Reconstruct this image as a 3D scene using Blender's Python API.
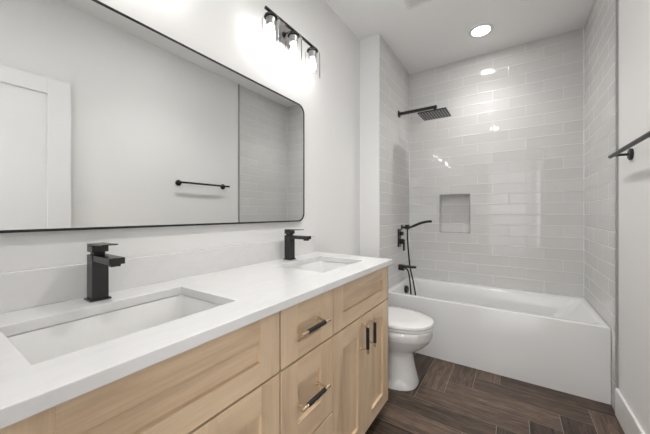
import bpy, bmesh, math, random
from mathutils import Vector, Matrix
random.seed(7)
S = bpy.context.scene
for o in list(bpy.data.objects):
    bpy.data.objects.remove(o)
COL = S.collection
PI = math.pi

# ------------------------------------------------------------------ camera, world, exposure
cam = bpy.data.cameras.new('camera'); cam.sensor_width = 36.0; cam.sensor_fit = 'HORIZONTAL'
cam.lens = 284.2528 / 650 * 36
cam.shift_y = -(217 - 213.0754) / 650
cam.clip_start = 0.02
co = bpy.data.objects.new('camera', cam); COL.objects.link(co)
co.location = (0, 0, 1.15); co.rotation_euler = (PI / 2, 0, math.radians(33.4086))
S.camera = co
W = bpy.data.worlds.new('world'); S.world = W; W.use_nodes = True
W.node_tree.nodes['Background'].inputs[0].default_value = (0.75, 0.85, 1.0, 1)
W.node_tree.nodes['Background'].inputs[1].default_value = 0.6
S.view_settings.view_transform = 'Standard'; S.view_settings.look = 'None'
S.view_settings.gamma = 1.0; S.view_settings.use_curve_mapping = False
S.view_settings.exposure = 1.18
DOWNLIGHT = 40.0       # radiance of the recessed lenses
TUBLIGHT = 26.0
BULB = 12.5            # radiance of the vanity bulbs
HALL_FILL = 130.0  # radiance of the unseen hall lamp, added as fill
DOOR_FILL = 26.0       # recessed lamp added by the doorway to brighten the room

SPOT_TUB, SPOT_AISLE, SPOT_DOOR_FILL = 17.0, 22.0, 9.0   # watts of the recessed lamps' beams, the doorway one added as fill
# soft fill light added in the hall, shining through an invented opening
ad = bpy.data.lights.new('added_hall_fill', 'AREA'); ad.shape = 'RECTANGLE'; ad.size = 1.15; ad.size_y = 1.9; ad.energy = 36; ad.color = (0.97, 0.985, 1.0)
ao = bpy.data.objects.new('added_hall_fill', ad); COL.objects.link(ao); ao.location = (0.59, -2.20, 1.30); ao.rotation_euler = (PI / 2, 0, PI / 2)

# ------------------------------------------------------------------ measures (metres)
XW, XR = -1.1353, 0.5020        # mirror wall, right wall
XP = -0.9515                    # tiled inner face of the stub wall
XT = 0.4945                     # tiled face on the right
YS, YF, YN = 2.286, 3.1345, -0.12
ZC = 2.687
TZ_ = 0.459
ZT, ZTB, XFC = 0.8871, 0.8594, -0.5726

# ------------------------------------------------------------------ node helpers
class M_:
    def __init__(s, name):
        s.m = bpy.data.materials.new(name); s.m.use_nodes = True
        s.t = s.m.node_tree; s.b = s.t.nodes['Principled BSDF']
    def n(s, kind, **kw):
        nd = s.t.nodes.new(kind)
        for k, v in kw.items(): setattr(nd, k, v)
        return nd
    def l(s, a, b): s.t.links.new(a, b)
    def math(s, op, a, b=None, c=None):
        nd = s.n('ShaderNodeMath', operation=op)
        for i, x in enumerate((a, b, c)):
            if x is None: continue
            if hasattr(x, 'links'): s.l(x, nd.inputs[i])
            else: nd.inputs[i].default_value = x
        return nd.outputs[0]
    def noise(s, vec, scale, detail=2.0, rough=0.5, dist=0.0):
        nd = s.n('ShaderNodeTexNoise'); nd.inputs['Scale'].default_value = scale
        nd.inputs['Detail'].default_value = detail; nd.inputs['Roughness'].default_value = rough
        nd.inputs['Distortion'].default_value = dist
        if vec is not None: s.l(vec, nd.inputs['Vector'])
        return nd.outputs['Fac']
    def ramp(s, fac, stops):
        nd = s.n('ShaderNodeValToRGB'); e = nd.color_ramp.elements
        while len(e) < len(stops): e.new(0.5)
        for i, (p, c) in enumerate(stops):
            e[i].position = p; e[i].color = (c[0], c[1], c[2], 1)
        s.l(fac, nd.inputs[0]); return nd.outputs[0]
    def bump(s, h, strength, dist):
        nd = s.n('ShaderNodeBump'); nd.inputs['Strength'].default_value = strength
        nd.inputs['Distance'].default_value = dist
        s.l(h, nd.inputs['Height']); s.l(nd.outputs[0], s.b.inputs['Normal'])
    def mapping(s, out, scale):
        nd = s.n('ShaderNodeMapping'); nd.inputs['Scale'].default_value = scale
        s.l(out, nd.inputs['Vector']); return nd.outputs[0]
    def mix(s, fac, a, b):
        nd = s.n('ShaderNodeMix', data_type='RGBA')
        for x, i in ((fac, 0), (a, 6), (b, 7)):
            if hasattr(x, 'links'): s.l(x, nd.inputs[i])
            elif i == 0: nd.inputs[0].default_value = x
            else: nd.inputs[i].default_value = (x[0], x[1], x[2], 1)
        return nd.outputs[2]

def plain(name, col, rough=0.5, metal=0.0, bumps=None, coat=0.0, spec=0.5):
    k = M_(name)
    k.b.inputs['Base Color'].default_value = (*col, 1)
    k.b.inputs['Roughness'].default_value = rough
    k.b.inputs['Metallic'].default_value = metal
    k.b.inputs['Coat Weight'].default_value = coat
    k.b.inputs['Specular IOR Level'].default_value = spec
    if bumps:
        tc = k.n('ShaderNodeTexCoord')
        k.bump(k.noise(tc.outputs['Object'], bumps[0], 3), bumps[1], bumps[2])
    return k.m

def emit(name, col, strength):
    k = M_(name); e = k.n('ShaderNodeEmission')
    e.inputs[0].default_value = (*col, 1); e.inputs[1].default_value = strength
    k.l(e.outputs[0], k.t.nodes['Material Output'].inputs[0]); return k.m

def wood(name, c0, c1, c2, rough):
    k = M_(name); tc = k.n('ShaderNodeTexCoord')
    uv = tc.outputs['UV']
    big = k.noise(k.mapping(uv, (1.1, 7, 1)), 1.6, 3, 0.55, 0.6)
    fine = k.noise(k.mapping(uv, (4, 130, 1)), 1.5, 4, 0.6)
    f = k.math('ADD', k.math('MULTIPLY', big, 0.72), k.math('MULTIPLY', fine, 0.28))
    k.l(k.ramp(f, [(0.28, c0), (0.5, c1), (0.72, c2)]), k.b.inputs['Base Color'])
    k.b.inputs['Roughness'].default_value = rough
    k.bump(fine, 0.06, 0.002)
    return k.m

def tile_mat():
    k = M_('grey_glazed_tile'); tc = k.n('ShaderNodeTexCoord')
    sp = k.n('ShaderNodeSeparateXYZ'); k.l(tc.outputs['UV'], sp.inputs[0])
    u, v = sp.outputs[0], sp.outputs[1]
    PH, PL = 0.0978, 0.388
    vp = k.math('DIVIDE', k.math('SUBTRACT', v, 0.943), PH)
    row = k.math('FLOOR', vp); fv = k.math('FRACT', vp)
    sh = k.math('MULTIPLY', k.math('FLOORED_MODULO', k.math('SUBTRACT', row, 1), 3), 0.1293)
    up = k.math('DIVIDE', k.math('ADD', k.math('SUBTRACT', u, 0.230), sh), PL)
    cell = k.math('FLOOR', up); fu = k.math('FRACT', up)
    du = k.math('MULTIPLY', k.math('MINIMUM', fu, k.math('SUBTRACT', 1.0, fu)), PL)
    dv = k.math('MULTIPLY', k.math('MINIMUM', fv, k.math('SUBTRACT', 1.0, fv)), PH)
    d = k.math('MINIMUM', du, dv)
    mr = k.n('ShaderNodeMapRange', interpolation_type='SMOOTHSTEP')
    mr.inputs[1].default_value = 0.0007; mr.inputs[2].default_value = 0.0019
    k.l(d, mr.inputs[0]); mask = mr.outputs[0]
    cid = k.n('ShaderNodeCombineXYZ'); k.l(cell, cid.inputs[0]); k.l(row, cid.inputs[1])
    wn = k.n('ShaderNodeTexWhiteNoise', noise_dimensions='2D'); k.l(cid.outputs[0], wn.inputs[0])
    streak = k.noise(k.mapping(tc.outputs['UV'], (2.0, 26, 1)), 2.2, 3, 0.5)
    t = k.math('ADD', k.math('MULTIPLY', wn.outputs[0], 0.55), k.math('MULTIPLY', streak, 0.45))
    tint = k.ramp(t, [(0.1, (0.635, 0.627, 0.617)), (0.9, (0.69, 0.68, 0.668))])
    k.l(k.mix(mask, (0.84, 0.835, 0.82), tint), k.b.inputs['Base Color'])
    rr = k.n('ShaderNodeMapRange'); rr.inputs[3].default_value = 0.6; rr.inputs[4].default_value = 0.022
    k.l(mask, rr.inputs[0]); k.l(rr.outputs[0], k.b.inputs['Roughness'])
    pm = k.n('ShaderNodeMapRange', interpolation_type='SMOOTHSTEP')
    pm.inputs[1].default_value = 0.0005; pm.inputs[2].default_value = 0.006
    k.l(d, pm.inputs[0])
    wob = k.noise(k.mapping(tc.outputs['UV'], (5, 22, 1)), 1.6, 2, 0.5)
    # every tile sits at its own slight tilt
    tl = k.math('MULTIPLY', k.math('SUBTRACT', wn.outputs[0], 0.5), k.math('MULTIPLY', fv, 0.0003))
    h = k.math('ADD', k.math('MULTIPLY', pm.outputs[0], 0.0011),
               k.math('ADD', k.math('MULTIPLY', wob, 0.00024), tl))
    k.bump(h, 1.0, 1.0)
    return k.m

def floor_mat():
    k = M_('dark_wood_look_plank'); tc = k.n('ShaderNodeTexCoord')
    at = k.n('ShaderNodeAttribute', attribute_name='rnd')
    uv = tc.outputs['UV']
    big = k.noise(k.mapping(uv, (2.6, 24, 1)), 1.5, 5, 0.68, 0.9)
    fine = k.noise(k.mapping(uv, (12, 95, 1)), 1.4, 4, 0.7)
    f = k.math('ADD', k.math('MULTIPLY', big, 0.60), k.math('MULTIPLY', fine, 0.34))
    f = k.math('ADD', f, k.math('MULTIPLY', k.math('SUBTRACT', at.outputs['Fac'], 0.3), 0.13))
    k.l(k.ramp(f, [(0.36, (0.016, 0.0105, 0.0075)), (0.45, (0.052, 0.033, 0.023)), (0.54, (0.105, 0.068, 0.047)),
                   (0.67, (0.22, 0.150, 0.107))]), k.b.inputs['Base Color'])
    k.b.inputs['Roughness'].default_value = 0.42
    k.bump(fine, 0.12, 0.002)
    return k.m

def quartz_mat():
    k = M_('white_quartz'); tc = k.n('ShaderNodeTexCoord')
    n1 = k.noise(k.mapping(tc.outputs['Object'], (3.0, 1.0, 2)), 2.4, 5, 0.6, 1.6)
    w = k.math('ABSOLUTE', k.math('SUBTRACT', n1, 0.5))
    k.l(k.ramp(w, [(0.0, (0.755, 0.75, 0.745)), (0.03, (0.775, 0.77, 0.765)), (0.15, (0.785, 0.78, 0.775))]), k.b.inputs['Base Color'])
    k.b.inputs['Roughness'].default_value = 0.22
    return k.m

def glass_mat():
    k = M_('clear_shade_glass')
    tr = k.n('ShaderNodeBsdfTransparent'); gl = k.n('ShaderNodeBsdfGlossy'); gl.inputs['Roughness'].default_value = 0.03
    tr.inputs[0].default_value = (0.985, 0.985, 0.985, 1)
    lw = k.n('ShaderNodeLayerWeight'); lw.inputs[0].default_value = 0.05
    mx = k.n('ShaderNodeMixShader'); k.l(lw.outputs['Fresnel'], mx.inputs[0])
    k.l(tr.outputs[0], mx.inputs[1]); k.l(gl.outputs[0], mx.inputs[2])
    k.l(mx.outputs[0], k.t.nodes['Material Output'].inputs[0]); return k.m

PAINT = plain('white_wall_paint', (0.83, 0.825, 0.815), 0.6, bumps=(220, 0.03, 0.002), spec=0.3)
CEIL = plain('ceiling_paint', (0.92, 0.915, 0.905), 0.8, bumps=(180, 0.03, 0.002), spec=0.2)
TRIMW = plain('white_trim_paint', (0.82, 0.815, 0.805), 0.35)
DOORW = plain('white_door_paint', (0.78, 0.78, 0.78), 0.4)
TILE = tile_mat()
FLOOR = floor_mat()
GROUT = plain('floor_grout', (0.34, 0.29, 0.245), 0.85, bumps=(300, 0.1, 0.002))
METALTRIM = plain('brushed_edge_trim', (0.36, 0.355, 0.345), 0.45, 0.2)
QUARTZ = quartz_mat()
PORC = plain('white_porcelain', (0.82, 0.815, 0.80), 0.08, coat=0.3)
ACRYL = plain('white_tub_acrylic', (0.78, 0.78, 0.775), 0.14, coat=0.2)
WOOD = wood('light_maple', (0.53, 0.375, 0.235), (0.72, 0.54, 0.36), (0.82, 0.65, 0.465), 0.42)
WOODIN = wood('maple_carcass', (0.34, 0.23, 0.15), (0.44, 0.31, 0.21), (0.52, 0.38, 0.27), 0.5)
BLACK = plain('matte_black_metal', (0.018, 0.018, 0.019), 0.34, 0.3)
GUN = plain('dark_gunmetal', (0.055, 0.054, 0.053), 0.26, 0.75)
STEEL = plain('brushed_grey_metal', (0.42, 0.42, 0.42), 0.28, 0.85)
GRIP = plain('knurled_black', (0.012, 0.012, 0.012), 0.45, 0.2, bumps=(900, 0.5, 0.001))
CHAMP = plain('champagne_metal', (0.78, 0.66, 0.52), 0.25, 1.0)
CHROME = plain('polished_chrome', (0.85, 0.85, 0.85), 0.08, 1.0)
MIRROR = plain('mirror_silver', (0.86, 0.87, 0.865), 0.0, 1.0)
GLASS = glass_mat()
BULBM = emit('lit_bulb', (1.0, 0.985, 0.965), BULB)
LENS = emit('lit_downlight_lens', (1.0, 0.985, 0.965), DOWNLIGHT)
LENSD = emit('added_doorway_fill_lens', (1.0, 0.985, 0.965), DOOR_FILL)
LENST = emit('lit_tub_downlight_lens', (1.0, 0.985, 0.965), TUBLIGHT)
HALLM = emit('added_hall_fill_lens', (1.0, 0.97, 0.93), HALL_FILL)
RUBBER = plain('nozzle_rubber', (0.07, 0.07, 0.07), 0.6)

# ------------------------------------------------------------------ geometry helpers (world coordinates)
def B():
    bm = bmesh.new(); bm.loops.layers.uv.new('UVMap'); return bm

def uvface(bm, f, grain='y', off=(0, 0)):
    uv = bm.loops.layers.uv.active; f.normal_update()
    n = f.normal; ax = max(range(3), key=lambda i: abs(n[i]))
    axes = [i for i in range(3) if i != ax]; g = 'xyz'.index(grain)
    if g in axes: a, b = g, [i for i in axes if i != g][0]
    else: a, b = axes
    for lp in f.loops:
        c = lp.vert.co; lp[uv].uv = (c[a] + off[0], c[b] + off[1])

def box(bm, x0, x1, y0, y1, z0, z1, grain='y', mi=0):
    v = [bm.verts.new((x, y, z)) for x in (x0, x1) for y in (y0, y1) for z in (z0, z1)]
    off = (random.random() * 30, random.random() * 30)
    for q in ((0, 1, 3, 2), (4, 6, 7, 5), (0, 4, 5, 1), (2, 3, 7, 6), (0, 2, 6, 4), (1, 5, 7, 3)):
        f = bm.faces.new([v[i] for i in q]); f.material_index = mi; uvface(bm, f, grain, off)

def quad(bm, pts, mi=0, uvs=None):
    f = bm.faces.new([bm.verts.new(p) for p in pts]); f.material_index = mi
    if uvs:
        uv = bm.loops.layers.uv.active
        for lp, q in zip(f.loops, uvs): lp[uv].uv = q
    else: uvface(bm, f)
    return f

def loft(bm, rings, cap0=True, cap1=True, mi=0):
    vs = [[bm.verts.new(p) for p in r] for r in rings]; n = len(vs[0])
    for a, b in zip(vs, vs[1:]):
        for i in range(n):
            f = bm.faces.new((a[i], a[(i + 1) % n], b[(i + 1) % n], b[i])); f.material_index = mi
    if cap0: f = bm.faces.new(vs[0][::-1]); f.material_index = mi
    if cap1: f = bm.faces.new(vs[-1]); f.material_index = mi

def frame_of(d):
    d = Vector(d).normalized(); a = Vector((0, 0, 1)) if abs(d.z) < 0.9 else Vector((0, 1, 0))
    u = d.cross(a).normalized(); return u, d.cross(u).normalized()

def circ(c, u, w, r, n, r2=None):
    c = Vector(c); r2 = r if r2 is None else r2
    return [c + u * (math.cos(2 * PI * i / n) * r) + w * (math.sin(2 * PI * i / n) * r2) for i in range(n)]

def cyl(bm, p0, p1, r, n=20, r1=None, mi=0, caps=True):
    d = Vector(p1) - Vector(p0); u, w = frame_of(d)
    loft(bm, [circ(p0, u, w, r, n), circ(p1, u, w, r if r1 is None else r1, n)], caps, caps, mi)

def tube(bm, pts, r, n=12):
    pts = [Vector(p) for p in pts]; rings = []; u = None
    rr = r if isinstance(r, (list, tuple)) else [r] * len(pts)
    for i, p in enumerate(pts):
        d = (pts[min(i + 1, len(pts) - 1)] - pts[max(i - 1, 0)]).normalized()
        if u is None: u, w = frame_of(d)
        else:
            u = (u - d * u.dot(d)).normalized(); w = d.cross(u).normalized()
        rings.append(circ(p, u, w, rr[i], n))
    loft(bm, rings)

def spline(pts, k=8):
    P = [Vector(p) for p in pts]; out = []
    for i in range(len(P) - 1):
        a, b, c, d = P[max(i - 1, 0)], P[i], P[i + 1], P[min(i + 2, len(P) - 1)]
        for j in range(k):
            t = j / k
            out.append(0.5 * ((2 * b) + (c - a) * t + (2 * a - 5 * b + 4 * c - d) * t * t + (3 * b - a - 3 * c + d) * t ** 3))
    out.append(P[-1]); return out

def lathe(bm, c, axis, prof, n=28, mi=0, caps=(True, True)):
    u, w = frame_of(axis); a = Vector(axis).normalized(); c = Vector(c)
    loft(bm, [circ(c + a * h, u, w, r, n) for r, h in prof], caps[0], caps[1], mi)

def rrect(a0, a1, b0, b1, r, n=5):
    out = []
    for cx, cy, s in ((a1 - r, b1 - r, 0), (a0 + r, b1 - r, 1), (a0 + r, b0 + r, 2), (a1 - r, b0 + r, 3)):
        for i in range(n + 1):
            t = (s + i / n) * PI / 2; out.append((cx + r * math.cos(t), cy + r * math.sin(t)))
    return out

def ell(cx, cy, rx, ry, z, n=40, p=2.0, back=None):
    """superellipse ring; back = other x radius behind the centre"""
    out = []
    for i in range(n):
        t = 2 * PI * i / n; c, s = math.cos(t), math.sin(t)
        x = math.copysign(abs(c) ** (2 / p), c); y = math.copysign(abs(s) ** (2 / p), s)
        out.append((cx + x * (rx if x > 0 or back is None else back), cy + y * ry, z))
    return out

def base_of(o):
    v = Vector((0, 0, 0))
    while o is not None: v = v + o.location; o = o.parent
    return v

def obj(name, bm, mats, parent=None, bevel=0.0, smooth=None, seg=2, origin=None):
    if not isinstance(mats, (list, tuple)): mats = [mats]
    bmesh.ops.recalc_face_normals(bm, faces=bm.faces)
    org = base_of(parent) if parent else Vector(origin if origin else (0, 0, 0))
    for v in bm.verts: v.co -= org
    me = bpy.data.meshes.new(name); bm.to_mesh(me); bm.free()
    for m in mats: me.materials.append(m)
    if smooth is not None:
        for p in me.polygons: p.use_smooth = True
        me.set_sharp_from_angle(angle=math.radians(smooth))
    o = bpy.data.objects.new(name, me); COL.objects.link(o)
    if parent: o.parent = parent
    else: o.location = org
    if bevel:
        md = o.modifiers.new('bevel', 'BEVEL'); md.width = bevel; md.segments = seg
        md.limit_method = 'ANGLE'; md.angle_limit = math.radians(40); md.harden_normals = False
    return o

def thing(name, label, cat, loc, group=None):
    o = bpy.data.objects.new(name, None); COL.objects.link(o); o.location = loc
    o.empty_display_size = 0.05
    o['label'] = label; o['category'] = cat
    if group: o['group'] = group
    return o

def tag(o, label, cat, group=None):
    o['label'] = label; o['category'] = cat
    if group: o['group'] = group
    return o

def struct(name, bm, mats, parent=None, label=None, cat=None, **kw):
    o = obj(name, bm, mats, parent, **kw)
    if parent is None:
        o['kind'] = 'structure'
        if label: o['label'] = label
        if cat: o['category'] = cat
    return o

def dup(root, loc, label=None, group=None):
    r = root.copy(); COL.objects.link(r); r.location = loc
    if label: r['label'] = label
    if group: r['group'] = group
    for ch in list(root.children):
        c = ch.copy(); COL.objects.link(c); c.parent = r
        for g in ch.children:
            d = g.copy(); COL.objects.link(d); d.parent = c
    return r

# ------------------------------------------------------------------ the room
HW, HY = 0.1475, -1.75
PL3 = HW * 4
FX0, FX1, FY0, FY1 = XW - 0.06, XR + 0.06, YN - 3.0, 2.42
bm = B(); rl = bm.faces.layers.float.new('rnd'); uvl = bm.loops.layers.uv.active
quad(bm, [(FX0, FY0, -0.0016), (FX1, FY0, -0.0016), (FX1, FY1, -0.0016), (FX0, FY1, -0.0016)], 1)
quad(bm, [(FX0, FY0, -0.06), (FX0, FY1, -0.06), (FX1, FY1, -0.06), (FX1, FY0, -0.06)], 1)
G = 0.0014
for n in range(-60, 60):
    for m in range(-12, 12):
        for along in (0, 1):
            ox, oy = n * HW, n * HW + m * 2 * PL3
            if along == 0: x0, y0, lx, ly = -0.5145 + ox, 1.792 + oy, PL3, HW
            else: x0, y0, lx, ly = -0.5145 + ox, 1.9395 + oy, HW, PL3
            a0, a1, b0, b1 = max(x0 + G, FX0), min(x0 + lx - G, FX1), max(y0 + G, FY0), min(y0 + ly - G, FY1)
            if a1 - a0 < 0.004 or b1 - b0 < 0.004: continue
            vs = [bm.verts.new((x, y, 0)) for x, y in ((a0, b0), (a1, b0), (a1, b1), (a0, b1))]
            f = bm.faces.new(vs); f[rl] = random.random(); r0, r1 = random.random() * 40, random.random() * 40
            for lp in f.loops:
                p = lp.vert.co; lp[uvl].uv = (p.x + r0, p.y + r1) if along == 0 else (p.y + r0, p.x + r1)
            lo = [bm.verts.new((v.co.x, v.co.y, -0.0016)) for v in vs]
            for i in range(4):
                bm.faces.new((vs[i], lo[i], lo[(i + 1) % 4], vs[(i + 1) % 4])).material_index = 1
struct('floor', bm, [FLOOR, GROUT])

bm = B(); box(bm, XW - 0.1, XR + 0.1, YN - 3.0, YF + 0.1, ZC, ZC + 0.08); struct('ceiling', bm, CEIL)
bm = B(); box(bm, XW - 0.1, XW, YN - 0.1, YF + 0.1, -0.06, ZC); struct('wall_left', bm, PAINT)
bm = B(); box(bm, XR, XR + 0.1, YN - 0.1, YF + 0.1, -0.06, ZC); struct('wall_right', bm, PAINT)

# stub wall carrying the shower fittings: painted end, tiled inside face
bm = B(); box(bm, XW, XP - 0.012, YS, YF, -0.02, ZC); struct('wall_stub', bm, PAINT)
bm = B()
def tilepanel(bm, pts, uvs): quad(bm, pts, 0, uvs)
y0, y1 = YS + 0.002, YF
box(bm, XP - 0.012, XP - 0.0005, y0, y1, -0.02, ZC)
uvl = bm.loops.layers.uv.active
for f in bm.faces:
    for lp in f.loops: lp[uvl].uv = (lp.vert.co.y - 2.30, lp.vert.co.z)
struct('wall_shower_left', bm, TILE)
bm = B(); box(bm, XP - 0.012, XP + 0.0015, YS - 0.003, YS + 0.004, 0, ZC); struct('trim_1', bm, TRIMW)

# tiled panel on the right wall and the edge strip where it stops
bm = B(); box(bm, XT, XR, 2.283, YF, -0.02, ZC); uvl = bm.loops.layers.uv.active
for f in bm.faces:
    for lp in f.loops: lp[uvl].uv = (lp.vert.co.y - 2.457, lp.vert.co.z)
struct('wall_shower_right', bm, TILE)
bm = B(); box(bm, XT - 0.002, XR, 2.262, 2.283, 0, ZC); struct('trim_2', bm, METALTRIM)

# far tiled wall with the niche
NX0, NX1, NZ0, NZ1, ND = -0.631, -0.351, 0.953, 1.339, 0.09
bm = B(); uvl = bm.loops.layers.uv.active
xs = [XP - 0.19, NX0, NX1, XR + 0.1]; zs = [-0.06, NZ0, NZ1, ZC]
for i in range(3):
    for j in range(3):
        if i == 1 and j == 1: continue
        q = [(xs[i], zs[j]), (xs[i + 1], zs[j]), (xs[i + 1], zs[j + 1]), (xs[i], zs[j + 1])]
        quad(bm, [(a, YF, b) for a, b in q], 0, q)
yb = YF + ND
q = [(NX0, NZ0), (NX1, NZ0), (NX1, NZ1), (NX0, NZ1)]
quad(bm, [(a, yb, b) for a, b in q], 0, q)
for (a, b), (c, d) in zip(q, q[1:] + q[:1]):
    vert = abs(a - c) < 1e-6
    quad(bm, [(a, YF, b), (c, YF, d), (c, yb, d), (a, yb, b)], 0,
         [(YF * vert + a * (not vert), b if vert else 0.99), (YF * vert + c * (not vert), d if vert else 0.99),
          (yb * vert + c * (not vert), d if vert else 1.03), (yb * vert + a * (not vert), b if vert else 1.03)])
box(bm, XP - 0.19, XR + 0.1, yb + 0.005, yb + 0.08, -0.06, ZC)
bmesh.ops.remove_doubles(bm, verts=bm.verts, dist=1e-5)
wf = struct('wall_far', bm, TILE)
bm = B(); e = 0.003
for a0, a1, b0, b1 in ((NX0 - e, NX0 + 0.001, NZ0 - e, NZ1 + e), (NX1 - 0.001, NX1 + e, NZ0 - e, NZ1 + e),
                       (NX0, NX1, NZ0 - e, NZ0 + 0.001), (NX0, NX1, NZ1 - 0.001, NZ1 + e)):
    box(bm, a0, a1, YF - 0.002, YF + 0.01, b0, b1)
obj('niche_edge', bm, plain('niche_edge_grey', (0.24, 0.235, 0.23), 0.3), wf)

CAULK = plain('white_caulk', (0.80, 0.795, 0.78), 0.45)
bm = B(); c = 0.005
box(bm, XT - c, XT, YF - c, YF, TZ_, ZC - c); struct('trim_4', bm, CAULK)
bm = B(); box(bm, XP, XP + c, YF - c, YF, TZ_, ZC - c); struct('trim_5', bm, CAULK)
bm = B(); box(bm, XP, XT, YF - c, YF, ZC - c, ZC); struct('trim_6', bm, CAULK)
bm = B(); box(bm, XT - c, XT, 2.283, YF - c, ZC - c, ZC); struct('trim_7', bm, CAULK)

# near wall with the doorway the camera stands in, and the hall beyond it
DX0, DX1, DZ = -0.40, 0.43, 2.10
bm = B()
box(bm, XW, DX0, YN - 0.1, YN, -0.02, ZC); box(bm, DX1, XR, YN - 0.1, YN, -0.02, ZC); box(bm, DX0, DX1, YN - 0.1, YN, DZ, ZC)
struct('wall_near', bm, PAINT)
bm = B()
box(bm, DX0 - 0.07, DX0, YN, YN + 0.012, 0, DZ + 0.07); box(bm, DX0, DX1, YN, YN + 0.012, DZ, DZ + 0.07)
box(bm, DX0, DX0 + 0.012, YN - 0.1, YN, 0, DZ)
struct('trim_3', bm, TRIMW)
HB = YN - 3.0
bm = B(); box(bm, XW - 0.1, XW, HB, YN - 0.1, -0.06, ZC); struct('wall_hall_left', bm, PAINT)
bm = B(); WY0, WY1, WZ0, WZ1 = -2.80, -1.60, 0.33, 2.27
for q in ((HB, WY0, -0.06, ZC), (WY1, YN - 0.1, -0.06, ZC), (WY0, WY1, -0.06, WZ0), (WY0, WY1, WZ1, ZC)):
    box(bm, XR, XR + 0.1, *q)
struct('wall_hall_right', bm, PAINT)
bm = B()
for q in ((WY0, WY0 + 0.04, WZ0, WZ1), (WY1 - 0.04, WY1, WZ0, WZ1), (WY0 + 0.04, WY1 - 0.04, WZ0, WZ0 + 0.04), (WY0 + 0.04, WY1 - 0.04, WZ1 - 0.04, WZ1), (WY0 + 0.04, WY1 - 0.04, 1.28, 1.32)):
    box(bm, XR + 0.03, XR + 0.07, *q)
struct('fill_window_1', bm, TRIMW)  # invented frame and opening, added for the hall fill light
bm = B(); box(bm, XW - 0.1, XR + 0.1, HB - 0.1, HB, -0.06, ZC + 0.08); struct('wall_hall_end', bm, PAINT)

# baseboards
bm = B()
box(bm, XR - 0.015, XR, YN, 2.2615, 0, 0.158); struct('baseboard_right', bm, TRIMW, bevel=0.005)
bm = B(); box(bm, XW, XW + 0.015, 1.58, YS, 0, 0.158); struct('baseboard_left', bm, TRIMW, bevel=0.005)
bm = B(); box(bm, XW + 0.015, XP - 0.012, YS - 0.015, YS, 0, 0.158); struct('baseboard_stub', bm, TRIMW, bevel=0.005)

# the open door folded back against the right wall (seen in the mirror)
bm = B(); x0, x1 = 0.43, 0.465; ya, yc, st = -0.075, 0.705, 0.125
box(bm, x0, x1, ya, ya + st, 0.012, 2.08, 'z'); box(bm, x0, x1, yc - st, yc, 0.012, 2.08, 'z')
box(bm, x0, x1, ya + st, yc - st, 2.08 - 0.108, 2.08); box(bm, x0, x1, ya + st, yc - st, 0.012, 0.24)
door = struct('door_1', bm, DOORW, bevel=0.0015, label='white one panel shaker door folded open against the right wall', cat='door')
bm = B(); box(bm, x0 + 0.011, x1 - 0.011, ya + st, yc - st, 0.24, 2.08 - 0.108); obj('door_panel', bm, DOORW, door)
bm = B()
cyl(bm, (x0, yc - 0.065, 0.95), (x0 - 0.008, yc - 0.065, 0.95), 0.027); cyl(bm, (x0 - 0.008, yc - 0.065, 0.95), (x0 - 0.045, yc - 0.065, 0.95), 0.009)
box(bm, x0 - 0.052, x0 - 0.04, yc - 0.17, yc - 0.055, 0.942, 0.958)
obj('door_handle', bm, BLACK, door, smooth=35)

# ------------------------------------------------------------------ vanity cabinet
VX = -0.598; VB = -0.618
vc = thing('vanity_cabinet', 'long light maple vanity cabinet with shaker fronts under the white countertop', 'cabinet', (-0.85, 0.80, 0))
bm = B(); XI = XW + 0.002; VY0, VY1 = 0.030, 1.5635
box(bm, XI, VB, VY0, VY0 + 0.018, 0.075, 0.858, 'z'); box(bm, XI, VX, VY1 - 0.0008, VY1 + 0.006, 0.072, 0.858, 'z')
box(bm, XI, VB - 0.022, VY0 + 0.018, VY1 - 0.0008, 0.075, 0.093)
box(bm, XI, XI + 0.008, VY0 + 0.018, VY1 - 0.0008, 0.093, 0.858)
box(bm, VB - 0.052, VB - 0.040, VY0 + 0.018, VY1 - 0.0008, 0.075, 0.858)
for yy in (0.656, 0.966): box(bm, XI + 0.008, VB - 0.052, yy - 0.009, yy + 0.009, 0.093, 0.84, 'z')
obj('carcass', bm, WOODIN, vc)
bm = B(); box(bm, XI, -0.675, VY0 + 0.01, VY1 - 0.003, 0, 0.075); obj('toe_kick', bm, WOODIN, vc)

def shaker(name, y0, y1, z0, z1, sw, rt, rb):
    bm = B()
    box(bm, VB, VX, y0, y0 + sw, z0, z1, 'z'); box(bm, VB, VX, y1 - sw, y1, z0, z1, 'z')
    box(bm, VB, VX, y0 + sw, y1 - sw, z1 - rt, z1, 'y'); box(bm, VB, VX, y0 + sw, y1 - sw, z0, z0 + rb, 'y')
    o = obj(name, bm, WOOD, vc, bevel=0.0006, seg=1)
    bm = B(); box(bm, VB + 0.001, VX - 0.012, y0 + sw - 0.0005, y1 - sw + 0.0005, z0 + rb - 0.0005, z1 - rt + 0.0005,
                  'y' if (y1 - y0) > 0.3 and (z1 - z0) < 0.3 else 'z')
    obj('center_panel', bm, WOOD, o)
    return o

def pull(front, c, axis, xs):
    """bar pull: champagne posts and bar ends with a black knurled grip"""
    a = Vector((0, 1, 0)) if axis == 'y' else Vector((0, 0, 1)); c = Vector(c); X = VX + 0.032
    p = Vector((X, c.y, c.z)); h = 0.083 if axis == 'y' else 0.071
    bm = B(); cyl(bm, p - a * h, p + a * h, 0.0060, 16)
    for s, xf in zip((-1, 1), xs):
        q = p + a * (s * (h - 0.017)); cyl(bm, (xf, q.y, q.z), q, 0.0042, 12); cyl(bm, (xf, q.y, q.z), (xf + 0.002, q.y, q.z), 0.008, 16)
    obj('pull_bar', bm, CHAMP, front, smooth=35)
    bm = B(); g = 0.050; cyl(bm, p - a * g, p + a * g, 0.0080, 18); obj('pull_grip', bm, GRIP, front, smooth=35)

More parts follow.
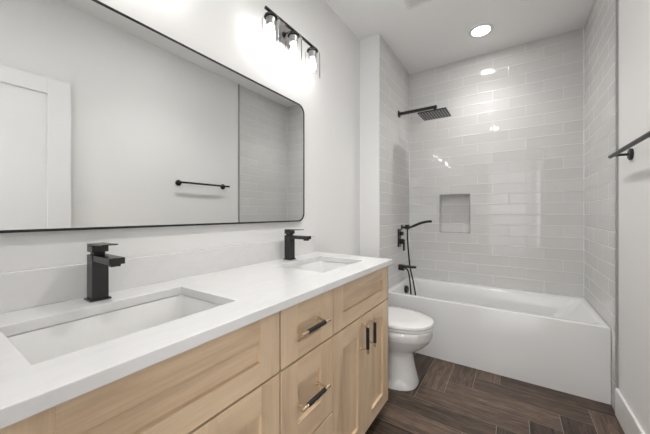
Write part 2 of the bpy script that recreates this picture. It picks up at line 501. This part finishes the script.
PNL = VX - 0.012
GZ = (0.851, 0.663, 0.6555)
shaker('false_front', 0.060, 0.6525, GZ[1], GZ[0], 0.079, 0.067, 0.062)
shaker('false_front', 0.9705, 1.5625, GZ[1], GZ[0], 0.078, 0.067, 0.064)
for z0, z1, rt, rb in ((0.663, 0.851, 0.073, 0.054), (0.3625, 0.6555, 0.079, 0.083), (0.080, 0.3550, 0.075, 0.075)):
    d = shaker('drawer', 0.661, 0.9625, z0, z1, 0.083, rt, rb)
    pull(d, (0, 0.8075, {0.663: 0.7555, 0.3625: 0.512}.get(z0, 0.22)), 'y', (PNL, PNL))
for y0, y1, hy in ((0.060, 0.354, 0.312), (0.359, 0.6525, 0.398), (0.9705, 1.2605, 1.222), (1.2645, 1.5625, 1.304)):
    d = shaker('cabinet_door', y0, y1, 0.080, 0.6555, 0.0735, 0.079, 0.068)
    pull(d, (0, hy, 0.563), 'z', (VX, VX))

# ------------------------------------------------------------------ countertop, sinks, taps
SX0, SX1 = -0.990, -0.695
HOLES = ((0.132, 0.566), (1.040, 1.445))
ct = thing('countertop', 'white quartz double sink countertop on the maple vanity', 'countertop', (-0.85, 0.79, ZTB))
bm = B()
xs = [XW + 0.001, SX0, SX1, XFC]; ys = [0.012, HOLES[0][0], HOLES[0][1], HOLES[1][0], HOLES[1][1], 1.571]
vv = {}
def V(i, j, z):
    k = (i, j, z)
    if k not in vv: vv[k] = bm.verts.new((xs[i], ys[j], z))
    return vv[k]
solid = {(i, j) for i in range(3) for j in range(5)} - {(1, 1), (1, 3)}
for (i, j) in solid:
    bm.faces.new([V(i, j, ZT), V(i + 1, j, ZT), V(i + 1, j + 1, ZT), V(i, j + 1, ZT)])
    bm.faces.new([V(i, j, ZTB), V(i, j + 1, ZTB), V(i + 1, j + 1, ZTB), V(i + 1, j, ZTB)])
    for di, dj, a, b in ((-1, 0, (0, 0), (0, 1)), (1, 0, (1, 0), (1, 1)), (0, -1, (0, 0), (1, 0)), (0, 1, (0, 1), (1, 1))):
        if (i + di, j + dj) not in solid:
            A, Bq = (i + a[0], j + a[1]), (i + b[0], j + b[1])
            bm.faces.new([V(*A, ZT), V(*Bq, ZT), V(*Bq, ZTB), V(*A, ZTB)])
obj('slab', bm, QUARTZ, ct, bevel=0.0022)
bm = B(); box(bm, XW + 0.001, XW + 0.02, 0.012, 1.571, ZT, 0.9916); obj('backsplash', bm, QUARTZ, ct, bevel=0.0015)

def make_sink(y0, y1, label):
    t = thing('sink', label, 'sink', ((SX0 + SX1) / 2, (y0 + y1) / 2, ZTB - 0.15), 'sinks set into the vanity top')
    bm = B(); z = ZTB - 0.0006
    R = lambda d, zz, r: [(x, y, zz) for x, y in rrect(SX0 - 0.004 + d, SX1 + 0.004 - d, y0 - 0.004 + d, y1 + 0.004 - d, r, 6)]
    loft(bm, [R(-0.02, z - 0.012, 0.02), R(-0.02, z, 0.02), R(0.0, z, 0.018), R(0.003, z - 0.004, 0.02), R(0.012, z - 0.085, 0.028), R(0.022, z - 0.118, 0.034),
              R(0.045, z - 0.133, 0.04), R(0.10, z - 0.139, 0.035)], False, True)
    loft(bm, [R(-0.02, z - 0.012, 0.02), R(0.0, z - 0.095, 0.03), R(0.03, z - 0.146, 0.04)], False, True)
    obj('basin', bm, PORC, t, smooth=50)
    bm = B(); c = ((SX0 + SX1) / 2, (y0 + y1) / 2, z - 0.1388)
    lathe(bm, c, (0, 0, 1), [(0.031, 0), (0.031, 0.002), (0.027, 0.0035), (0.024, 0.0025)], 28); lathe(bm, c, (0, 0, 1), [(0.02, 0.001), (0.02, 0.006), (0.014, 0.008)], 24)
    obj('drain', bm, GUN, t, smooth=35)
    return t
make_sink(*HOLES[0], 'white rectangular undermount sink nearest the camera in the countertop')
make_sink(*HOLES[1], 'white rectangular undermount sink at the toilet end of the countertop')

def make_faucet(x, y, label):
    t = thing('faucet', label, 'faucet', (x, y, ZT + 0.0005), 'square taps on the vanity')
    z = ZT + 0.0005
    bm = B(); box(bm, x - 0.0265, x + 0.0265, y - 0.0265, y + 0.0265, z, z + 0.005); obj('base_plate', bm, GUN, t, bevel=0.001)
    bm = B(); box(bm, x - 0.021, x + 0.021, y - 0.021, y + 0.021, z + 0.005, z + 0.137); obj('body', bm, GUN, t, bevel=0.0012)
    bm = B(); box(bm, x + 0.021, x + 0.138, y - 0.0195, y + 0.0195, z + 0.119, z + 0.137)
    box(bm, x + 0.108, x + 0.130, y - 0.012, y + 0.012, z + 0.112, z + 0.119)
    obj('spout', bm, GUN, t, bevel=0.001)
    bm = B(); box(bm, x - 0.014, x + 0.014, y - 0.014, y + 0.014, z + 0.137, z + 0.145); obj('cartridge_neck', bm, BLACK, t)
    bm = B(); box(bm, x - 0.021, x + 0.021, y - 0.0205, y + 0.0205, z + 0.145, z + 0.163)
    pr = [(x - 0.021, z + 0.163), (x + 0.088, z + 0.1685), (x + 0.088, z + 0.172), (x - 0.021, z + 0.170)]
    loft(bm, [[(a, y - 0.0205, b) for a, b in pr], [(a, y + 0.0205, b) for a, b in pr]])
    obj('lever', bm, GUN, t, bevel=0.0008)
    return t
f1 = make_faucet(-1.058, 0.343, 'dark square single lever tap behind the near sink')
dup(f1, (-1.058, 1.2385, ZT + 0.0005), 'dark square single lever tap behind the far sink, near the toilet')

# ------------------------------------------------------------------ mirror
MY0, MY1, MZ0, MZ1 = 0.050, 1.4517, 1.0973, 1.8353
mt = thing('wall_mirror', 'wide mirror with rounded corners and thin black frame above the vanity', 'mirror', (XW, (MY0 + MY1) / 2, MZ0))
bm = B(); xm = XW + 0.020; w = 0.0075
R = lambda d, r, x: [(x, a, b) for a, b in rrect(MY0 + d, MY1 - d, MZ0 + d, MZ1 - d, r, 10)]
loft(bm, [R(w, 0.050, XW + 0.002), R(0, 0.055, XW + 0.002), R(0, 0.055, xm), R(w, 0.050, xm), R(w, 0.050, XW + 0.013)], False, False)
obj('frame', bm, BLACK, mt, smooth=35)
bm = B(); loft(bm, [R(w, 0.050, XW + 0.004), R(w, 0.050, xm - 0.002)]); obj('mirror_glass', bm, MIRROR, mt)

# ------------------------------------------------------------------ vanity lights
def make_light(y, label):
    X = XW + 0.092; z = 2.191
    t = thing('vanity_light', label, 'wall light', (XW, y, z), 'three glass wall lights above the mirror')
    bm = B(); box(bm, XW, XW + 0.018, y - 0.05, y + 0.07, z - 0.055, z + 0.065); obj('backplate', bm, STEEL, t, bevel=0.003)
    bm = B(); cyl(bm, (XW + 0.018, y, z), (X, y, z), 0.008, 16); cyl(bm, (XW + 0.018, y, z), (XW + 0.026, y, z), 0.018, 20); obj('arm', bm, GUN, t, smooth=35)
    bm = B(); cyl(bm, (X, y - 0.222, z), (X, y + 0.222, z), 0.0085, 18); obj('crossbar', bm, GUN, t, smooth=35)
    for k in (-1, 0, 1):
        yy = y + k * 0.183
        bm = B(); lathe(bm, (X, yy, 0), (0, 0, 1), [(0.012, z - 0.006), (0.012, z - 0.020), (0.034, z - 0.022), (0.036, z - 0.029), (0.012, z - 0.030)], 26)
        obj('shade_cap', bm, GUN, t, smooth=35)
        bm = B(); lathe(bm, (X, yy, 0), (0, 0, 1), [(0.025, z - 0.034), (0.025, z - 0.074), (0.017, z - 0.077)], 26)
        cyl(bm, (X, yy, z - 0.029), (X, yy, z - 0.035), 0.010, 16)
        so = obj('socket', bm, STEEL, t, smooth=35)
        bm = B(); lathe(bm, (X, yy, 0), (0, 0, 1), [(0.030, z - 0.0305), (0.045, z - 0.034), (0.0475, z - 0.045), (0.0475, z - 0.192), (0.0455, z - 0.192), (0.0455, z - 0.046), (0.043, z - 0.037), (0.030, z - 0.0335)], 32, 0, (False, False))
        obj('glass_shade', bm, GLASS, t, smooth=50)
        bm = B(); lathe(bm, (X, yy, 0), (0, 0, 1), [(0.010, z - 0.077), (0.013, z - 0.090), (0.0215, z - 0.112), (0.0225, z - 0.125), (0.018, z - 0.143), (0.008, z - 0.152)], 20)
        obj('bulb', bm, BULBM, t, smooth=60)
    return t
L1 = make_light(1.257, 'dark bar wall light with three clear glass shades over the mirror near the shower')
dup(L1, (XW, 0.349, 2.191), 'dark bar wall light with three clear glass shades above the mirror end nearest the camera')

# ------------------------------------------------------------------ ceiling lights and fan grille
def make_down(x, y, label, lens, watts=0):
    t = thing('recessed_light', label, 'ceiling light', (x, y, ZC), 'round recessed ceiling lights')
    bm = B(); lathe(bm, (x, y, 0), (0, 0, 1), [(0.068, ZC - 0.0005), (0.092, ZC - 0.0005), (0.092, ZC - 0.003), (0.086, ZC - 0.006), (0.070, ZC - 0.006), (0.068, ZC - 0.004)], 40, 0, (False, False))
    obj('trim_ring', bm, TRIMW, t, smooth=35)
    bm = B(); lathe(bm, (x, y, 0), (0, 0, 1), [(0.0675, ZC - 0.001), (0.0675, ZC - 0.0035)], 40); obj('lens', bm, lens, t)
    if watts:
        ld = bpy.data.lights.new('downlight_beam', 'SPOT'); ld.energy = watts; ld.spot_size = math.radians(125); ld.spot_blend = 1.0
        ld.shadow_soft_size = 0.05; ld.color = (1.0, 0.985, 0.965)
        lo = bpy.data.objects.new('downlight_beam', ld); COL.objects.link(lo); lo.parent = t; lo.location = (0, 0, -0.012)
    return t
make_down(-0.222, 2.722, 'round white recessed light in the ceiling above the bathtub', LENST, SPOT_TUB)
make_down(-0.28, 1.32, 'round white recessed light in the ceiling above the vanity aisle', LENS, SPOT_AISLE)
make_down(-0.28, 0.28, 'round white recessed fill light added in the ceiling just inside the doorway', LENSD, SPOT_DOOR_FILL)
make_down(-0.30, YN - 0.9, 'round white recessed fill light added in the hall ceiling', HALLM)

t = thing('exhaust_fan_grille', 'square white slatted exhaust fan grille on the ceiling', 'vent', (-0.50, 1.98, ZC))
bm = B(); a0, a1, b0, b1 = -0.655, -0.355, 1.828, 2.128
for q in ((a0, a1, b0, b0 + 0.025), (a0, a1, b1 - 0.025, b1), (a0, a0 + 0.025, b0 + 0.025, b1 - 0.025), (a1 - 0.025, a1, b0 + 0.025, b1 - 0.025)):
    box(bm, *q, ZC - 0.014, ZC)
obj('frame', bm, TRIMW, t, bevel=0.003)
bm = B()
for k in range(14): box(bm, a0 + 0.025, a1 - 0.025, b0 + 0.029 + k * 0.0176, b0 + 0.041 + k * 0.0176, ZC - 0.010, ZC - 0.004)
obj('slats', bm, TRIMW, t)
bm = B(); box(bm, a0 + 0.025, a1 - 0.025, b0 + 0.025, b1 - 0.025, ZC - 0.003, ZC); obj('backing', bm, METALTRIM, t)

# ------------------------------------------------------------------ bathtub
TX0, TX1, TY0, TY1, TZ = XP + 0.001, XT - 0.001, 2.367, YF - 0.001, 0.458
tb = thing('bathtub', 'white alcove bathtub with plain flat apron between the tiled walls', 'bathtub', ((TX0 + TX1) / 2, (TY0 + TY1) / 2, 0))
def R(a, b, c, d, z, r): return [(x, y, z) for x, y in rrect(TX0 + a, TX1 - b, TY0 + c, TY1 - d, r, 8)]
bm = B()
loft(bm, [R(0, 0, 0, 0, 0, 0.004), R(0, 0, 0, 0, TZ - 0.006, 0.004), R(0.002, 0.002, 0.002, 0.002, TZ - 0.0015, 0.004), R(0.006, 0.006, 0.006, 0.006, TZ, 0.005),
          R(0.045, 0.030, 0.050, 0.125, TZ, 0.055), R(0.051, 0.038, 0.056, 0.132, TZ - 0.003, 0.055), R(0.055, 0.050, 0.062, 0.138, TZ - 0.014, 0.06),
          R(0.064, 0.11, 0.074, 0.150, TZ - 0.10, 0.08), R(0.082, 0.22, 0.088, 0.165, TZ - 0.24, 0.10), R(0.105, 0.30, 0.105, 0.185, TZ - 0.32, 0.11),
          R(0.165, 0.36, 0.135, 0.215, TZ - 0.362, 0.10), R(0.26, 0.46, 0.23, 0.30, TZ - 0.372, 0.06)], True, True)
obj('tub_shell', bm, ACRYL, tb, smooth=38)
bm = B(); cyl(bm, (TX0 + 0.056, 2.80, 0.395), (TX0 + 0.078, 2.80, 0.392), 0.036, 30); cyl(bm, (TX0 + 0.078, 2.80, 0.392), (TX0 + 0.088, 2.80, 0.391), 0.028, 30)
obj('overflow_cover', bm, BLACK, tb, smooth=35)
bm = B(); lathe(bm, (TX0 + 0.34, 2.72, TZ - 0.372), (0, 0, 1), [(0.034, -0.001), (0.034, 0.003), (0.022, 0.006)], 30); obj('tub_drain', bm, BLACK, tb, smooth=35)

# ------------------------------------------------------------------ shower fittings on the stub wall
YV = 2.785; XPp = XP - 0.0005
t = thing('rain_shower_head', 'matte black square rain shower head on a straight wall arm', 'shower head', (XP, YV, 2.14))
bm = B(); box(bm, XPp, XPp + 0.010, YV - 0.028, YV + 0.028, 2.112, 2.168); obj('wall_flange', bm, BLACK, t, bevel=0.0015)
bm = B(); pr = [(YV - 0.0125, -0.0125), (YV + 0.0125, -0.0125), (YV + 0.0125, 0.0125), (YV - 0.0125, 0.0125)]
loft(bm, [[(XPp + 0.010, a, 2.140 + b) for a, b in pr], [(-0.588, a, 2.142 + b) for a, b in pr]])
cyl(bm, (-0.604, YV, 2.135), (-0.604, YV, 2.082), 0.0125, 20); obj('shower_arm', bm, BLACK, t, bevel=0.001)
HX, HY2, HZ = -0.609, YV, 2.072; hs = 0.124
bm = B(); box(bm, HX - hs, HX + hs, HY2 - hs, HY2 + hs, HZ - 0.004, HZ + 0.006); lathe(bm, (HX, HY2, HZ), (0, 0, 1), [(0.034, 0.006), (0.030, 0.014), (0.018, 0.016)], 24)
obj('spray_plate', bm, BLACK, t, bevel=0.0015)
bm = B()
for i in range(10):
    for j in range(10):
        cx, cy = HX - hs + 0.017 + i * (2 * hs - 0.034) / 9, HY2 - hs + 0.017 + j * (2 * hs - 0.034) / 9
        lathe(bm, (cx, cy, HZ - 0.004), (0, 0, -1), [(0.0062, 0), (0.0056, 0.0025), (0.0030, 0.003)], 8)
obj('nozzles', bm, plain('grey_nozzle', (0.42, 0.42, 0.42), 0.5), t, smooth=40)

t = thing('shower_valve', 'matte black upright shower control plate with two knobs above the tub spout', 'shower valve', (XP, 2.80, 0.90))
bm = B(); box(bm, XPp, XPp + 0.010, 2.752, 2.832, 0.812, 0.993); obj('valve_plate', bm, BLACK, t, bevel=0.002)
bm = B(); cyl(bm, (XPp + 0.010, 2.800, 0.945), (XPp + 0.034, 2.800, 0.945), 0.020, 24); box(bm, XPp + 0.034, XPp + 0.042, 2.782, 2.818, 0.928, 0.962); obj('diverter_knob', bm, BLACK, t, smooth=35)
bm = B(); cyl(bm, (XPp + 0.010, 2.800, 0.865), (XPp + 0.050, 2.800, 0.865), 0.026, 28); box(bm, XPp + 0.042, XPp + 0.056, 2.790, 2.810, 0.775, 0.885); obj('mixer_lever', bm, BLACK, t, smooth=35)

t = thing('tub_spout', 'matte black flat tub spout on the tiled wall below the shower controls', 'tub spout', (XP, 2.80, 0.60))
bm = B(); cyl(bm, (XPp, 2.80, 0.606), (XPp + 0.050, 2.80, 0.606), 0.030, 28); obj('spout_base', bm, BLACK, t, smooth=35)
bm = B(); o = [(x, y) for x, y in rrect(XPp + 0.012, XPp + 0.170, 2.772, 2.828, 0.026, 8)]
loft(bm, [[(x, y, 0.612) for x, y in o], [(x, y, 0.630) for x, y in o]]); obj('spout_lip', bm, BLACK, t, smooth=35, bevel=0.002)

t = thing('hand_shower', 'slim matte black hand shower on a bracket with a hose hanging into the tub', 'hand shower', (XP, 2.86, 1.0))
YH = 2.875
bm = B(); box(bm, XPp, XPp + 0.008, YH - 0.022, YH + 0.022, 0.980, 1.028); cyl(bm, (XPp + 0.008, YH, 1.003), (XPp + 0.050, YH, 1.003), 0.011, 18)
box(bm, XPp + 0.040, XPp + 0.078, YH - 0.016, YH + 0.016, 0.984, 1.030); obj('wall_bracket', bm, BLACK, t, bevel=0.001)
bm = B()
tube(bm, spline([(-0.893, YH, 1.004), (-0.865, YH, 1.006), (-0.835, YH, 1.018), (-0.765, YH, 1.049), (-0.70, YH, 1.066), (-0.655, YH, 1.069)], 6),
     [0.0105] * 12 + [0.0125] * 19, 14); obj('handset', bm, BLACK, t, smooth=40)
bm = B()
tube(bm, spline([(-0.893, YH, 0.990), (-0.892, YH, 0.93), (-0.890, YH, 0.87), (-0.868, YH, 0.62), (-0.835, YH, 0.47), (-0.812, YH, 0.34), (-0.808, YH, 0.27), (-0.822, YH, 0.215), (-0.842, YH, 0.225),
                 (-0.854, YH, 0.30), (-0.860, YH, 0.38), (-0.868, YH - 0.01, 0.50), (-0.885, YH - 0.012, 0.572), (-0.915, YH - 0.014, 0.592), (-0.9505, YH - 0.014, 0.594)], 10), 0.0074, 12)
obj('hose', bm, BLACK, t, smooth=40)

# ------------------------------------------------------------------ toilet
TYC = 1.925
t = thing('toilet', 'white elongated toilet with closed lid between the vanity and the tub', 'toilet', (-0.75, TYC, 0))
CX = -0.70
bm = B()
E = lambda cx, rx, ry, z, back, p=2.2: ell(cx, TYC, rx, ry, z, 48, p, back)
loft(bm, [E(-0.74, 0.212, 0.140, 0.0, 0.30, 2.6), E(-0.74, 0.214, 0.142, 0.010, 0.30, 2.6), E(-0.74, 0.203, 0.128, 0.045, 0.30, 2.6), E(-0.74, 0.187, 0.112, 0.12, 0.30, 2.5), E(-0.74, 0.177, 0.104, 0.19, 0.31, 2.4),
          E(-0.735, 0.178, 0.105, 0.218, 0.31, 2.3), E(-0.72, 0.200, 0.122, 0.242, 0.32, 2.2), E(-0.71, 0.226, 0.145, 0.270, 0.33), E(-0.70, 0.245, 0.165, 0.30, 0.34), E(-0.70, 0.260, 0.177, 0.326, 0.34), E(-0.70, 0.266, 0.182, 0.334, 0.34), E(-0.70, 0.270, 0.185, 0.385, 0.34), E(-0.70, 0.262, 0.180, 0.392, 0.33),
          E(-0.70, 0.19, 0.12, 0.392, 0.18), E(-0.70, 0.16, 0.09, 0.29, 0.14)], True, True)
obj('bowl', bm, PORC, t, smooth=45)
bm = B()
loft(bm, [E(-0.70, 0.262, 0.180, 0.3935, 0.20), E(-0.70, 0.270, 0.186, 0.397, 0.205), E(-0.70, 0.270, 0.186, 0.409, 0.205), E(-0.70, 0.262, 0.181, 0.412, 0.20)], True, True)
obj('seat', bm, PORC, t, smooth=45)
bm = B()
loft(bm, [E(-0.70, 0.260, 0.180, 0.4145, 0.205), E(-0.70, 0.271, 0.187, 0.418, 0.21), E(-0.70, 0.269, 0.185, 0.432, 0.21), E(-0.70, 0.255, 0.174, 0.439, 0.195), E(-0.70, 0.18, 0.12, 0.443, 0.14)], True, True)
obj('lid', bm, PORC, t, smooth=50)
bm = B()
TK = lambda d, z, r: [(x, y, z) for x, y in rrect(XW + 0.022 + d, -0.925 - d, TYC - 0.215 + d, TYC + 0.215 - d, r, 6)]
loft(bm, [TK(0.02, 0.3925, 0.03), TK(0.005, 0.41, 0.03), TK(0.0, 0.55, 0.03), TK(0.0, 0.735, 0.03)]); obj('tank', bm, PORC, t, smooth=45)
bm = B(); loft(bm, [TK(-0.004, 0.7355, 0.032), TK(-0.008, 0.740, 0.034), TK(-0.008, 0.762, 0.034), TK(0.0, 0.770, 0.03)]); obj('tank_lid', bm, PORC, t, smooth=45)
bm = B(); cyl(bm, (-0.925, TYC - 0.15, 0.69), (-0.912, TYC - 0.15, 0.69), 0.014, 20); box(bm, -0.914, -0.906, TYC - 0.155, TYC - 0.085, 0.683, 0.697); obj('flush_lever', bm, CHROME, t, smooth=35)

# ------------------------------------------------------------------ towel bar on the right wall
t = thing('towel_bar', 'matte black towel bar on the white right wall beside the shower', 'towel bar', (XR, 1.80, 1.46))
Xb, Zb = 0.432, 1.448
bm = B(); cyl(bm, (Xb, 1.485, Zb), (Xb, 2.083, Zb), 0.0100, 20); obj('bar', bm, BLACK, t, smooth=35)
for yy in (1.535, 2.045):
    bm = B(); cyl(bm, (XR - 0.008, yy, Zb - 0.001), (Xb + 0.007, yy, Zb), 0.0065, 16); p = obj('post', bm, BLACK, t, smooth=35)
    bm = B(); lathe(bm, (XR, yy, Zb - 0.001), (-1, 0, 0), [(0.029, 0), (0.029, 0.009), (0.025, 0.012)], 28); obj('rosette', bm, BLACK, p, smooth=35)
